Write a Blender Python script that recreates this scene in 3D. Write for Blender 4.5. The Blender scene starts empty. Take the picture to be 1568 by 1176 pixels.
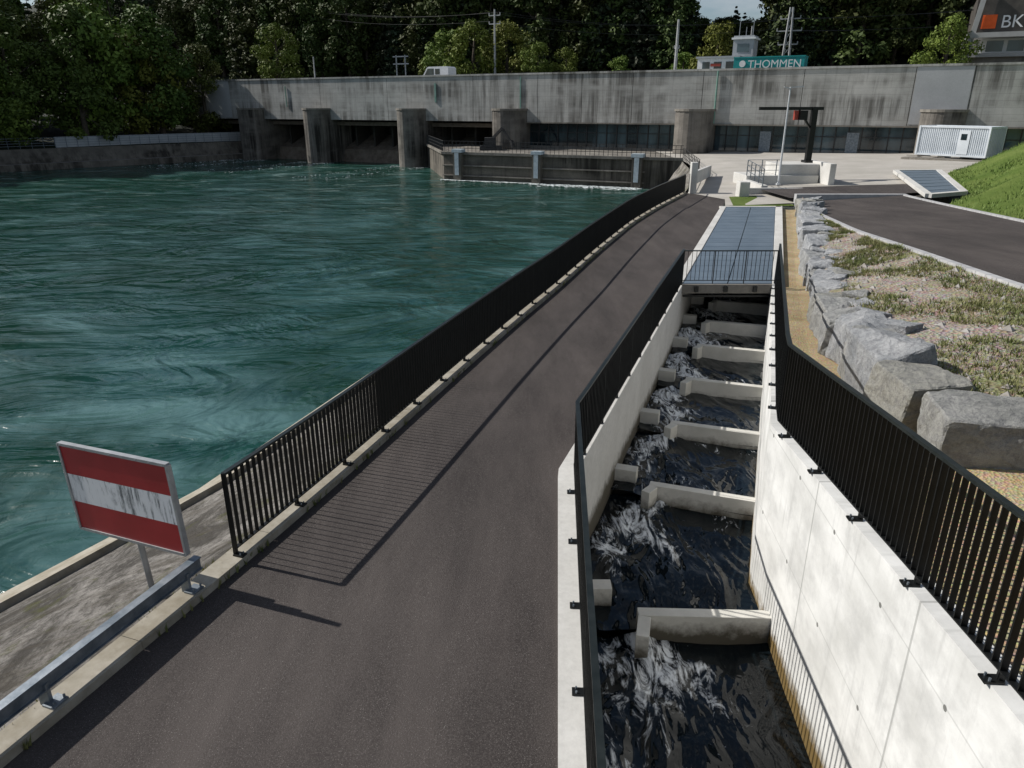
import bpy, math, random
import numpy as np
from mathutils import Vector, Matrix, noise
R=random.Random(7); NP=np.random.RandomState(5)
sc=bpy.context.scene
V=Vector
# ------------------------------------------------------------------ helpers
class MB:
    def __init__(s): s.v=[];s.f=[];s.m=[]
    def face(s,pts,m=0):
        n=len(s.v); s.v+= [tuple(p) for p in pts]; s.f.append(tuple(range(n,n+len(pts)))); s.m.append(m)
    def hexa(s,b,t,m=0):
        n=len(s.v); s.v+=[tuple(p) for p in b]+[tuple(p) for p in t]
        for q in ((3,2,1,0),(4,5,6,7),(0,1,5,4),(1,2,6,5),(2,3,7,6),(3,0,4,7)):
            s.f.append(tuple(n+i for i in q)); s.m.append(m)
    def box(s,x0,x1,y0,y1,z0,z1,m=0):
        s.hexa([(x0,y0,z0),(x1,y0,z0),(x1,y1,z0),(x0,y1,z0)],[(x0,y0,z1),(x1,y0,z1),(x1,y1,z1),(x0,y1,z1)],m)
    def beam(s,p,q,w,h,m=0,up=V((0,0,1))):
        p=V(p);q=V(q);d=(q-p)
        if d.length<1e-6:return
        d.normalize(); sd=d.cross(up)
        if sd.length<1e-4: sd=V((1,0,0))
        sd.normalize(); u=sd.cross(d)
        a=sd*w/2;b=u*h/2
        s.hexa([p-a-b,p+a-b,q+a-b,q-a-b],[p-a+b,p+a+b,q+a+b,q-a+b],m)
    def prism(s,poly,z0,z1,m=0):
        k=len(poly)
        s.face([(p[0],p[1],z1) for p in poly],m); s.face([(p[0],p[1],z0) for p in reversed(poly)],m)
        for i in range(k):
            a=poly[i];b=poly[(i+1)%k]; s.face([(a[0],a[1],z0),(b[0],b[1],z0),(b[0],b[1],z1),(a[0],a[1],z1)],m)
    def extr(s,prof,axis_o,ux,uz,uy,w,m=0):
        o=V(axis_o);ux=V(ux);uz=V(uz);uy=V(uy)
        A=[o+ux*a+uz*b-uy*w/2 for a,b in prof];B=[o+ux*a+uz*b+uy*w/2 for a,b in prof]
        s.face(A,m); s.face(B[::-1],m); k=len(prof)
        for i in range(k):
            j=(i+1)%k; s.face([A[j],A[i],B[i],B[j]],m)
    def cyl(s,p,q,r1,r2,n=10,m=0,cap=True):
        p=V(p);q=V(q);d=(q-p).normalized();a=d.orthogonal().normalized();b=d.cross(a)
        A=[];B=[]
        for i in range(n):
            t=2*math.pi*i/n;o=a*math.cos(t)+b*math.sin(t);A.append(p+o*r1);B.append(q+o*r2)
        k=len(s.v); s.v+=[tuple(x) for x in A+B]
        for i in range(n):
            j=(i+1)%n; s.f.append((k+i,k+j,k+n+j,k+n+i)); s.m.append(m)
        if cap:
            s.f.append(tuple(k+i for i in reversed(range(n))));s.m.append(m)
            s.f.append(tuple(k+n+i for i in range(n)));s.m.append(m)
    def loft(s,A,B,m=0):
        for i in range(len(A)-1): s.face([A[i],B[i],B[i+1],A[i+1]],m)
    def obj(s,name,mats,parent=None,smooth=False,bevel=0,mw=None,fixn=True):
        me=bpy.data.meshes.new(name); me.from_pydata(s.v,[],s.f)
        for x in mats: me.materials.append(x)
        me.polygons.foreach_set('material_index',s.m)
        if smooth: me.polygons.foreach_set('use_smooth',[True]*len(me.polygons))
        me.update()
        o=bpy.data.objects.new(name,me); sc.collection.objects.link(o)
        if mw is not None:o.matrix_world=mw
        if parent: o.parent=parent
        if bevel:
            b=o.modifiers.new('b','BEVEL');b.width=bevel;b.segments=1;b.limit_method='ANGLE'
        return o
def empty(name):
    o=bpy.data.objects.new(name,None); sc.collection.objects.link(o); return o
class NT:
    def __init__(s,name):
        s.mat=bpy.data.materials.new(name); s.mat.use_nodes=True; s.t=s.mat.node_tree; s.n=s.t.nodes; s.l=s.t.links
        s.b=s.n['Principled BSDF']; s.tc=s.n.new('ShaderNodeTexCoord')
    def map(s,scale=(1,1,1),rot=(0,0,0)):
        m=s.n.new('ShaderNodeMapping'); m.inputs['Scale'].default_value=scale; m.inputs['Rotation'].default_value=rot
        s.l.new(s.tc.outputs['Object'],m.inputs['Vector']); return m.outputs[0]
    def noise(s,scale,detail=6,rough=.6,vec=None,dist=0):
        n=s.n.new('ShaderNodeTexNoise'); n.inputs['Scale'].default_value=scale;n.inputs['Detail'].default_value=detail
        n.inputs['Roughness'].default_value=rough;n.inputs['Distortion'].default_value=dist
        s.l.new(vec if vec else s.tc.outputs['Object'],n.inputs['Vector']); return n.outputs[0]
    def ramp(s,f,a,b,lo=0,hi=1):
        m=s.n.new('ShaderNodeMapRange'); m.inputs[1].default_value=a;m.inputs[2].default_value=b;m.inputs[3].default_value=lo;m.inputs[4].default_value=hi
        s.l.new(f,m.inputs[0]); return m.outputs[0]
    def mix(s,f,a,b,mode='MIX'):
        m=s.n.new('ShaderNodeMix');m.data_type='RGBA';m.blend_type=mode
        for i,x in ((0,f),(6,a),(7,b)):
            if isinstance(x,(int,float)): m.inputs[i].default_value=x
            elif isinstance(x,tuple): m.inputs[i].default_value=(*x[:3],1)
            else: s.l.new(x,m.inputs[i])
        return m.outputs[2]
    def math(s,op,a,b=0):
        m=s.n.new('ShaderNodeMath');m.operation=op
        for i,x in ((0,a),(1,b)):
            if isinstance(x,(int,float)): m.inputs[i].default_value=x
            else: s.l.new(x,m.inputs[i])
        return m.outputs[0]
    def xyz(s):
        m=s.n.new('ShaderNodeSeparateXYZ'); s.l.new(s.tc.outputs['Object'],m.inputs[0]); return m.outputs
    def attr(s,name):
        a=s.n.new('ShaderNodeAttribute'); a.attribute_name=name; return a.outputs['Fac']
    def bump(s,h,st=.3,d=.02,prev=None):
        b=s.n.new('ShaderNodeBump'); b.inputs['Strength'].default_value=st;b.inputs['Distance'].default_value=d
        s.l.new(h,b.inputs['Height'])
        if prev: s.l.new(prev,b.inputs['Normal'])
        s.l.new(b.outputs[0],s.b.inputs['Normal']); return b.outputs[0]
    def fin(s,col=None,rough=.8,metal=0,spec=.5):
        if col is not None:
            if isinstance(col,tuple): s.b.inputs['Base Color'].default_value=(*col[:3],1)
            else: s.l.new(col,s.b.inputs['Base Color'])
        if isinstance(rough,(int,float)): s.b.inputs['Roughness'].default_value=rough
        else: s.l.new(rough,s.b.inputs['Roughness'])
        s.b.inputs['Metallic'].default_value=metal
        s.b.inputs['Specular IOR Level'].default_value=spec
        return s.mat
def simple(name,c1,c2,scale=3,rough=.7,metal=0,bump=0,bs=30,lo=.35,hi=.65,spec=.4):
    t=NT(name); n=t.noise(scale,5); c=t.mix(t.ramp(n,lo,hi),c1,c2)
    if bump: t.bump(t.noise(bs,4),bump,.02)
    return t.fin(c,rough,metal,spec)
# ------------------------------------------------------------------ materials
def asphalt():
    t=NT('asphalt'); big=t.noise(.8,5,.65,t.map((1,.22,1),(0,0,.33))); fine=t.noise(60,3,.8)
    pat=t.noise(.35,3,.5)
    spk=t.noise(110,2,.6)
    c=t.mix(t.ramp(big,.35,.7),(.030,.025,.024),(.080,.067,.061)); c=t.mix(t.ramp(pat,.5,.62,0,.4),c,(.023,.019,.018))
    c=t.mix(t.ramp(fine,.42,.75,0,.7),c,(.115,.102,.095))
    c=t.mix(t.ramp(spk,.62,.72,0,.75),c,(.30,.28,.26))
    t.bump(fine,.7,.015); return t.fin(c,t.ramp(big,.3,.7,.95,.75),0,.25)
def concrete(name,a,b,streak=0,algae=None,boards=0,dark=(.05,.045,.04),sc1=.6):
    t=NT(name); n=t.noise(sc1,6,.65); c=t.mix(t.ramp(n,.3,.7),a,b)
    f=t.noise(12,5,.7); c=t.mix(t.ramp(f,.4,.8,0,.3),c,tuple(x*.5 for x in a))
    if streak:
        s1=t.noise(1,5,.7,t.map((.9,.9,.05))); s2=t.noise(1,4,.6,t.map((.07,.07,.25)))
        k=t.math('MULTIPLY',t.ramp(s1,.42,.58),t.ramp(s2,.40,.56))
        c=t.mix(t.math('MULTIPLY',k,streak),c,dark)
        s3=t.noise(1,3,.5,t.map((4,4,.25))); c=t.mix(t.ramp(s3,.55,.75,0,.4),c,dark)
        s4=t.noise(1,5,.7,t.map((.25,.25,.8))); c=t.mix(t.ramp(s4,.48,.65,0,.35*streak),c,tuple(x*2.5 for x in dark))
    if boards:
        x=t.xyz(); w=t.math('FRACT',t.math('MULTIPLY',x[2],boards)); g=t.math('LESS_THAN',w,.05)
        c=t.mix(t.math('MULTIPLY',g,.3),c,dark)
    if algae:
        x=t.xyz(); z=t.math('ADD',x[2],t.math('MULTIPLY',t.noise(3,4,.7),-.5))
        c=t.mix(t.ramp(z,algae-.2,algae-.45,0,.9),c,(.05,.04,.02))
    t.bump(f,.25,.01); return t.fin(c,.85,0,.25)
ASPH=asphalt()
CON_W=concrete('new_concrete',(.48,.47,.44),(.66,.65,.62),algae=-1.3)
def wallmat():
    t=NT('cast_concrete_wall'); x=t.xyz(); n=t.noise(.9,6,.6,t.map((1,1,2)))
    c=t.mix(t.ramp(n,.35,.65),(.54,.54,.52),(.74,.74,.72))
    d=t.noise(1,6,.7,t.map((.5,2.2,2.2),(.9,0,0))); c=t.mix(t.ramp(d,.48,.68,0,.5),c,(.42,.42,.41))
    e=t.noise(1,5,.6,t.map((1,7,.8),(.5,0,0))); c=t.mix(t.ramp(e,.55,.7,0,.3),c,(.33,.33,.32))
    w=t.math('FRACT',t.math('MULTIPLY',x[1],.4)); c=t.mix(t.math('MULTIPLY',t.math('LESS_THAN',w,.012),.5),c,(.2,.2,.19))
    w2=t.math('FRACT',t.math('ADD',t.math('MULTIPLY',x[2],.8),.35)); c=t.mix(t.math('MULTIPLY',t.math('LESS_THAN',w2,.014),.3),c,(.25,.25,.24))
    fy=t.math('SUBTRACT',t.math('FRACT',t.math('MULTIPLY',x[1],.8)),.5); fz=t.math('SUBTRACT',t.math('FRACT',t.math('ADD',t.math('MULTIPLY',x[2],.8),.85)),.5)
    rr=t.math('ADD',t.math('MULTIPLY',fy,fy),t.math('MULTIPLY',fz,fz)); c=t.mix(t.math('MULTIPLY',t.math('LESS_THAN',rr,.0005),.85),c,(.10,.10,.09))
    z=t.math('ADD',x[2],t.math('MULTIPLY',t.noise(4,5,.7),-.5)); c=t.mix(t.ramp(z,-1.85,-2.05,0,.95),c,(.14,.085,.012))
    t.bump(t.noise(14,5),.2,.012); return t.fin(c,.8,0,.3)
CON_WALL=wallmat()
CON_DAM=concrete('weathered_concrete',(.36,.36,.34),(.55,.54,.51),streak=.8,boards=1.6,sc1=.25,dark=(.07,.066,.058))
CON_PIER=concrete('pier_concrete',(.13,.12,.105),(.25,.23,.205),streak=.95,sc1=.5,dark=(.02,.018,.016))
CON_OLD=concrete('old_concrete',(.17,.155,.135),(.30,.28,.245),streak=.5,sc1=.5)
CON_QUAY=concrete('quay_concrete',(.11,.10,.085),(.20,.18,.15),streak=.9,sc1=.6,dark=(.025,.022,.018))
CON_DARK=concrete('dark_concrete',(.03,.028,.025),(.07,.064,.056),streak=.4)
CON_KERB=concrete('kerb_concrete',(.24,.21,.155),(.42,.39,.33),sc1=2.5)
CON_APRON=concrete('apron_concrete',(.36,.34,.30),(.48,.45,.41),sc1=.4)
def bank():
    t=NT('embankment_concrete'); n=t.noise(.55,9,.8,t.map((1,.45,1),(0,0,.35)),1.0); f=t.noise(7,7,.8); l_=t.noise(1.1,6,.7,t.map((.5,2.5,1),(0,0,.3)))
    c=t.mix(t.ramp(n,.42,.58),(.085,.078,.07),(.33,.31,.285)); c=t.mix(t.ramp(l_,.5,.62,0,.55),c,(.10,.085,.065)); c=t.mix(t.ramp(f,.46,.62,0,.75),c,(.055,.05,.042))
    c=t.mix(t.ramp(t.noise(1.3,6,.7),.56,.66,0,.7),c,(.09,.095,.03)); t.bump(f,1,.08); return t.fin(c,.92,0,.2)
BANK=bank()
METAL_D=simple('anthracite_railing',(.008,.009,.009),(.014,.015,.015),5,.42,.3)
METAL_T=simple('railing_top',(.02,.026,.025),(.035,.042,.04),8,.38,.5)  # lighter green-grey than the bars: sky reflection put into the colour
GALV=simple('galvanised_steel',(.13,.16,.19),(.26,.29,.32),6,.5,.6,.1)
STEEL=simple('dark_steel',(.03,.03,.032),(.06,.06,.06),4,.6,.4)
WHITE=simple('white_paint',(.66,.67,.68),(.78,.78,.78),2,.5)
RUST=simple('brown_steel',(.10,.08,.06),(.18,.15,.12),1.5,.8)
TYRE=simple('tyre_rubber',(.012,.012,.012),(.02,.02,.02),8,.9)
def glassm(name,c):
    t=NT(name); n=t.noise(.35,3,.5,t.map((1,1,.3))); return t.fin(t.mix(t.ramp(n,.42,.6),c,tuple(x*5 for x in c)),.06,0,.8)  # paler noise patches put reflections and lit variety into the pane colour
GLASS=glassm('window_glass',(.014,.022,.026))
def grate():
    t=NT('deck_panel'); x=t.xyz()
    w=t.math('FRACT',t.math('MULTIPLY',x[1],8)); g=t.math('LESS_THAN',w,.25)
    c=t.mix(t.ramp(t.noise(.7,5),.3,.7),(.15,.20,.25),(.22,.28,.34)); c=t.mix(t.math('MULTIPLY',g,.45),c,(.05,.06,.08))
    return t.fin(c,.4,.4)
GRATE=grate()
def gravel():
    t=NT('beige_gravel'); v=t.n.new('ShaderNodeTexVoronoi'); v.inputs['Scale'].default_value=28; t.l.new(t.tc.outputs['Object'],v.inputs['Vector'])
    c=t.mix(t.ramp(t.noise(1.2,6),.35,.65),(.36,.27,.15),(.50,.40,.25)); c=t.mix(.35,c,v.outputs['Color'],'MULTIPLY')
    t.bump(v.outputs['Distance'],.6,.03); return t.fin(c,.9,0,.2)
GRAVEL=gravel()
def soil():
    t=NT('stony_soil'); v=t.n.new('ShaderNodeTexVoronoi'); v.inputs['Scale'].default_value=16; t.l.new(t.tc.outputs['Object'],v.inputs['Vector'])
    c=t.mix(t.ramp(t.noise(1.6,7,.7),.35,.65),(.28,.21,.16),(.44,.39,.34)); c=t.mix(t.ramp(t.noise(9,6,.7),.5,.7,0,.8),c,(.48,.46,.44))
    c=t.mix(.35,c,v.outputs['Color'],'MULTIPLY')
    c=t.mix(t.ramp(t.noise(.8,8,.8),.49,.60,0,.75),c,(.14,.15,.045))
    t.bump(v.outputs['Distance'],.8,.05); return t.fin(c,.95,0,.15)
SOIL=soil()
def grassm(name,a,b):
    t=NT(name); c=t.mix(t.ramp(t.noise(.35,6,.7),.35,.65),a,b); c=t.mix(t.ramp(t.noise(14,5,.8),.4,.7,0,.5),c,tuple(x*.4 for x in a))
    t.bump(t.noise(25,4,.8),.8,.08); return t.fin(c,.9,0,.2)
GRASS=grassm('grass',(.085,.14,.022),(.16,.21,.05))
BLADE=simple('grass_blades',(.10,.13,.03),(.25,.24,.10),1.2,.8)
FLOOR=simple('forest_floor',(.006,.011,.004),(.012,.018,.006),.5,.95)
def stone():
    t=NT('granite_boulder'); g=t.n.new('ShaderNodeNewGeometry')
    c=t.mix(t.ramp(t.noise(1.3,7,.75),.38,.62),(.27,.285,.30),(.50,.505,.51))
    c=t.mix(t.ramp(g.outputs['Random Per Island'],.5,1,0,.6),c,(.33,.31,.235))
    c=t.mix(t.ramp(t.noise(9,7,.8),.46,.66,0,.7),c,(.15,.15,.16)); c=t.mix(t.ramp(t.noise(45,3,.7),.6,.75,0,.5),c,(.62,.62,.62))
    b=t.bump(t.noise(2.6,8,.7),1,.18); t.bump(t.noise(14,6,.8),.8,.04,b); return t.fin(c,.85,0,.25)
STONE=stone()
def leaf(name,a,b):
    t=NT(name); oi=t.n.new('ShaderNodeObjectInfo'); n=t.noise(.55,2,.6)
    c=t.mix(t.ramp(n,.35,.65),a,b); c=t.mix(t.math('MULTIPLY',oi.outputs['Random'],.7),c,(a[0]*1.7,a[1]*.85,a[2]*.9))
    return t.fin(c,.65,0,.2)
LEAF_F=leaf('forest_leaves',(.034,.064,.017),(.076,.112,.028))
LEAF_C=leaf('conifer_needles',(.019,.037,.019),(.034,.057,.025))
LEAF_B=leaf('bright_leaves',(.085,.15,.025),(.16,.23,.04))
LEAF_M=leaf('leaves',(.045,.085,.016),(.105,.155,.03))
BARK=simple('bark',(.05,.04,.03),(.10,.08,.06),4,.9)
def river():
    t=NT('river_water')
    x=t.xyz()
    v=t.map((1,.8,1),(0,0,.5)); v2=t.map((.55,1,1),(0,0,-.35))
    big=t.noise(.06,4,.6,v,2.5); mid=t.noise(.12,7,.64,v2,3.6); fl=t.noise(.5,7,.7,t.map((.4,1,1),(0,0,-.4)),1.5)
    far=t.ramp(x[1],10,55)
    near=t.mix(far,(.016,.068,.066),(.005,.040,.027))  # distant water coloured darker green, painting in the wooded hill's reflection
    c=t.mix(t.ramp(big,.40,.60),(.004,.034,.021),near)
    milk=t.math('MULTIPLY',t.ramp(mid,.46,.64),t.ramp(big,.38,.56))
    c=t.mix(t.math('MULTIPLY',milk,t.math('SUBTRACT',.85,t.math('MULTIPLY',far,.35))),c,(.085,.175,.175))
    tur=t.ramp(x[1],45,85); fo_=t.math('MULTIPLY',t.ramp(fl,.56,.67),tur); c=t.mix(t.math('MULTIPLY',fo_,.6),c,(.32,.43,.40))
    w1=t.noise(.30,3,.5,v2,2.8); w2=t.noise(2.0,5,.6,v,1.5)
    b=t.bump(w1,.45,1.0); t.bump(w2,.24,.12,b)
    t.b.inputs['IOR'].default_value=1.33
    return t.fin(c,t.ramp(mid,.4,.65,.09,.26),0,.5)
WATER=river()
def chan():
    t=NT('channel_water'); v=t.map((1.5,.7,1),(0,0,.35)); at=t.attr('foam')
    n=t.noise(2.2,9,.70,t.map((1.4,.5,1),(0,0,.33)),3.2)
    thr=t.math('SUBTRACT',.71,t.math('MULTIPLY',at,.30))
    f=t.ramp(t.math('SUBTRACT',n,thr),0,.14)
    c=t.mix(t.math('MULTIPLY',f,.92),(.005,.008,.010),(.85,.88,.90))
    b=t.bump(t.noise(1.0,2,.4,v,1.2),.45,.35); t.bump(t.noise(3.2,2,.4,v,1.0),.22,.08,b); t.b.inputs['IOR'].default_value=1.33
    return t.fin(c,t.ramp(f,0,1,.05,.6),0,.6)
CHAN=chan()
FOAM=simple('foam',(.5,.55,.55),(.7,.75,.75),3,.7)
# ------------------------------------------------------------------ plan curves
def curve(pts,win=1.5):
    p=np.array(sorted(pts,key=lambda q:q[0]),float); ys=np.arange(p[0,0],p[-1,0]+.01,.1); xs=np.interp(ys,p[:,0],p[:,1])
    k=max(1,int(win/.1)); ker=np.ones(2*k+1)/(2*k+1); pad=np.concatenate([xs[0]+(xs[1]-xs[0])*np.arange(-k,0),xs,xs[-1]+(xs[-1]-xs[-2])*np.arange(1,k+1)])
    xs=np.convolve(pad,ker,'valid'); return lambda y:float(np.interp(y,ys,xs))
Lf=curve([(-40,-21),(-10,-9.8),(0,-6.05),(7.5,-3.36),(8.64,-2.94),(9.98,-2.52),(11.2,-2.13),(14.65,-1.04),(18.8,.32),(21,1.1),(27.1,3.05),(34.3,5.5),(40,7.8),(47.2,11.0),(60,14.8),(76.3,17.2)],1.6)
def W1(y): return .63+.059*(y-3.58) if y<9.83 else -2.43+.35*y
def W2(y): return 3.07+.07*y if y<9.58 else .435+.345*y
zW2=curve([(-12,2.6),(4.17,1.4),(9.58,.9),(22,.08),(41,.06)],.3)
Bk=curve([(-12,11),(5,9.0),(6.8,7.4),(8.0,5.6),(9,5.35),(14.1,6.3),(22.8,9.3),(38.6,14.9),(41,15.6)],.5)
Cv=curve([(-12,12),(8,10.3),(15,10.8),(20.8,11.6),(26.8,12.6),(35.8,14.6),(41,16.4)],1.5)
zC=curve([(-12,2.9),(8,2.0),(15,1.6),(20.8,1.3),(26.8,.9),(35.8,.4),(41,.3)],1)
Dv=curve([(-12,15),(8,15.4),(15,16.2),(25.3,17.9),(34,19.8),(40,21.2),(41,21.5)],1.5)
zD=curve([(-12,3),(8,2.2),(15,1.9),(25.3,1.4),(34,.95),(41,.6)],1)
YS=[y*.5 for y in range(-24,81)]
YC=sorted(set(YS+[9.58,9.83,7.5]))
# ------------------------------------------------------------------ ground & water
m=MB(); m.face([(-3000,-3000,-5),(3000,-3000,-5),(3000,3000,-5),(-3000,3000,-5)]); m.obj('ground',[FLOOR])
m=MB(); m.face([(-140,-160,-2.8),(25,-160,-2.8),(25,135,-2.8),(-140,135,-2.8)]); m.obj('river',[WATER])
m=MB(); A=[(Lf(y)+.14,y,0) for y in YC];B=[(W1(y)-.3,y,0) for y in YC]; Mi=[((a[0]+b[0])/2,a[1],.03) for a,b in zip(A,B)]
m.loft(A,Mi);m.loft(Mi,B)
yy=[40,41,43,45,47,49]; m.loft([(Lf(y)+.14,y,0) for y in yy],[(11.3+.35*(y-40)+.0,y,0) for y in yy])
m.obj('asphalt_path',[ASPH])
def offs(y,d):
    dx=(Lf(y+.2)-Lf(y-.2))/.4; l=math.hypot(1,dx); return (Lf(y)-d/l, y+d*dx/l)
def bk(y): return (1+.035*min(12,(12-y))) if y<12 else (1 if y<40 else max(.35,1-(y-40)*.04))
m=MB(); prof=[(.10,-.02),(.3,-.18),(1.3,-.75),(2.3,-1.2),(3.3,-1.7),(4.35,-2.22),(4.37,-2.08),(4.95,-2.34),(5.0,-3.0),(8,-4.8)]
YB2=[y*.4 for y in range(-60,100)]+[y*1. for y in range(40,77)]
rows=[[(*offs(y,(d*bk(y) if d>.2 else d)),z+(.10*noise.fractal(V((y*.6,d*.8,0)),1,2,3) if 1<d<4.3 else 0)) for y in YB2] for d,z in prof]
for i in range(len(rows)-1): m.loft(rows[i+1],rows[i],1 if i in(5,6,7) else 0)
m.obj('river_embankment',[BANK,CON_KERB])
m=MB(); YK=[y*.5 for y in range(-60,95)]
for a_,b_ in zip(YK[:-1],YK[1:]):
    g_=.006 if round(a_*2)%4==0 else 0
    c=[offs(a_+g_,.14),offs(a_+g_,-.13),offs(b_,-.13),offs(b_,.14)]
    m.hexa([(*p,-.3) for p in c],[(*p,.1) for p in c])
m.obj('concrete_kerb',[CON_KERB])
# ------------------------------------------------------------------ fish ladder
def wall(mb,fi,fo,zt,zb,ys,mi=0):
    a=[(fi(y),y,zb) for y in ys];b=[(fi(y),y,zt(y)) for y in ys];c=[(fo(y),y,zt(y)) for y in ys];d=[(fo(y),y,zb) for y in ys]
    mb.loft(b,a,mi);mb.loft(c,b,mi);mb.loft(d,c,mi)
    for k in (0,-1): mb.face([a[k],b[k],c[k],d[k]],mi)
lad=empty('fish_ladder')
YL=[y for y in YC]
m=MB(); wall(m,W1,lambda y:W1(y)-.3,lambda y:.05,-4,YL); 
o=m.obj('left_wall',[CON_W],lad)
m=MB(); wall(m,lambda y:W2(y),lambda y:W2(y)+.27,zW2,-4,YL); m.obj('right_wall',[CON_WALL],lad)
nrm=V((.944,-.33,0)); chd=V((.33,.944,0))
bys=[(12.4,-1.47),(15.1,-1.40),(17.7,-1.33),(20.3,-1.26),(22.6,-1.2),(24.9,-1.13),(27.3,-1.06),(29.8,-1.0)]
m=MB()
def slab(mb,p,q,th,z0,z1,slope=0):
    p=V(p);q=V(q);d=(q-p).normalized();s=V((-d.y,d.x,0))*th/2
    mb.hexa([(*(p-s).xy,z0),(*(q-s).xy,z0),(*(q+s).xy,z0),(*(p+s).xy,z0)],[(*(p-s).xy,z1),(*(q-s).xy,z1+slope),(*(q+s).xy,z1+slope),(*(p+s).xy,z1)])
for Y,zt in bys:
    P=V((W1(Y),Y,0)); a=P+nrm*.74; b=P+nrm*2.72
    slab(m,a,b,.17,-4,zt)
    slab(m,a+nrm*.09-chd*.086,a-nrm*.02-chd*.36,.17,-4,zt-.003)
    S=V((W1(Y+.45),Y+.45,0)); slab(m,S-nrm*.02,S+nrm*.42,.24,-4,zt)
slab(m,(1.8,8.52,0),(3.72,8.45,0),.18,-4,-1.55); slab(m,(1.88,8.42,0),(1.78,8.0,0),.18,-4,-1.553); slab(m,(.9,9.15,0),(1.5,9.15,0),.24,-4,-1.55)
slab(m,(1.7,4.6,0),(3.5,4.55,0),.2,-4,-1.7); slab(m,(.6,5.2,0),(1.2,5.2,0),.26,-4,-1.7)
m.obj('baffles',[concrete('baffle_concrete',(.52,.51,.46),(.72,.70,.65),algae=-1.68,sc1=1.5)],lad,bevel=.006)
def pool(ya,yb,z,lv):
    mb=MB(); ny=max(4,int((yb-ya)/.06)); nx=44; g=[]; fv=[]
    for j in range(ny+1):
        y=ya+(yb-ya)*j/ny
        for i in range(nx+1):
            u=i/nx; x=W1(y)+(W2(y)-W1(y))*u; sk=(-.33/.944)*(x-W1(y)) if ya>9.6 else 0
            Y=y+sk; X=x+(.345*sk if ya>9.6 else 0)
            tt=(yb-y)
            jx=.24+.14*math.sin(tt*1.2+z*9)
            w=.10+.12*tt
            jet=math.exp(-((u-jx)/w)**2)*math.exp(-max(0,tt-.5)/1.7) if tt>=0 else 0
            edge=.55*math.exp(-abs(tt-.15)/.22)*(.5+.6*noise.noise(V((X*3,0,z))))
            sw=max(0,noise.fractal(V((X*1.1,Y*.6,z*3)),1,2,3)+.12)
            h=.045*noise.fractal(V((X*1.5,Y*1.1,z)),1,2,2)+jet*.12*(.6+1.1*noise.fractal(V((X*3,Y*2.5,1)),1,2,3))
            mb.v.append((X,Y,z+h)); fv.append(min(1.,max(0.,jet*1.1+edge+sw*.8)))
    W_=nx+1
    for j in range(ny): 
        for i in range(nx): mb.f.append((j*W_+i,j*W_+i+1,(j+1)*W_+i+1,(j+1)*W_+i)); mb.m.append(0)
    return mb,fv
allp=[(-12,0,-2.4),(0,4.6,-2.2),(4.6,8.5,-2.0),(8.5,12.4,-1.87)]+[(bys[i][0],bys[i+1][0],bys[i+1][1]-.36) for i in range(len(bys)-1)]
wp=empty('channel_water')
for a,b,z in allp:
    mb,fv=pool(a,b,z,0); o=mb.obj('pool',[CHAN],wp,smooth=True)
    at=o.data.attributes.new('foam','FLOAT','POINT'); at.data.foreach_set('value',fv)
dk=empty('channel_cover_deck')
m=MB(); DY=[22+.9*i for i in range(21)]
for i in range(20):
    y0,y1=DY[i]+.012,DY[i+1]-.012
    for u0,u1 in ((0,.5),(.5,1)):
        def P(y,u,z): x=W1(y)+.0+(W2(y)-W1(y))*u; return (x,y,z)
        e=.006
        m.hexa([P(y0,u0+e,-.05),P(y0,u1-e,-.05),P(y1,u1-e,-.05),P(y1,u0+e,-.05)],[P(y0,u0+e,.075),P(y0,u1-e,.075),P(y1,u1-e,.075),P(y1,u0+e,.075)])
m.obj('panels',[GRATE],dk)
m=MB(); m.box(W1(22)-.05,W2(22)+.05,21.86,22.0,-.2,.06,0); 
for x in (5.6,6.5,7.4): m.box(x,x+.12,21.8,21.86,-.15,.02,1)
m.beam((W1(22)+.02,21.95,-.3),(W2(22),21.95,-.3),.08,.06,1)
m.box(W1(31),W2(31.),31,31.3,-4,-.05,2)
m.obj('edge_beam',[CON_OLD,METAL_D,CON_DARK],dk)
m=MB(); ys=[22,30,40.3]
m.loft([(W1(y)-.31,y,.09) for y in ys],[(W1(y)-.02,y,.09) for y in ys]); 
m.loft([(W2(y)+.02,y,.10) for y in ys],[(W2(y)+.36,y,.10) for y in ys]); m.box(W1(40)-.3,W2(40)+.35,40,40.3,-.2,.1)
m.obj('border',[CON_W],dk)
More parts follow.
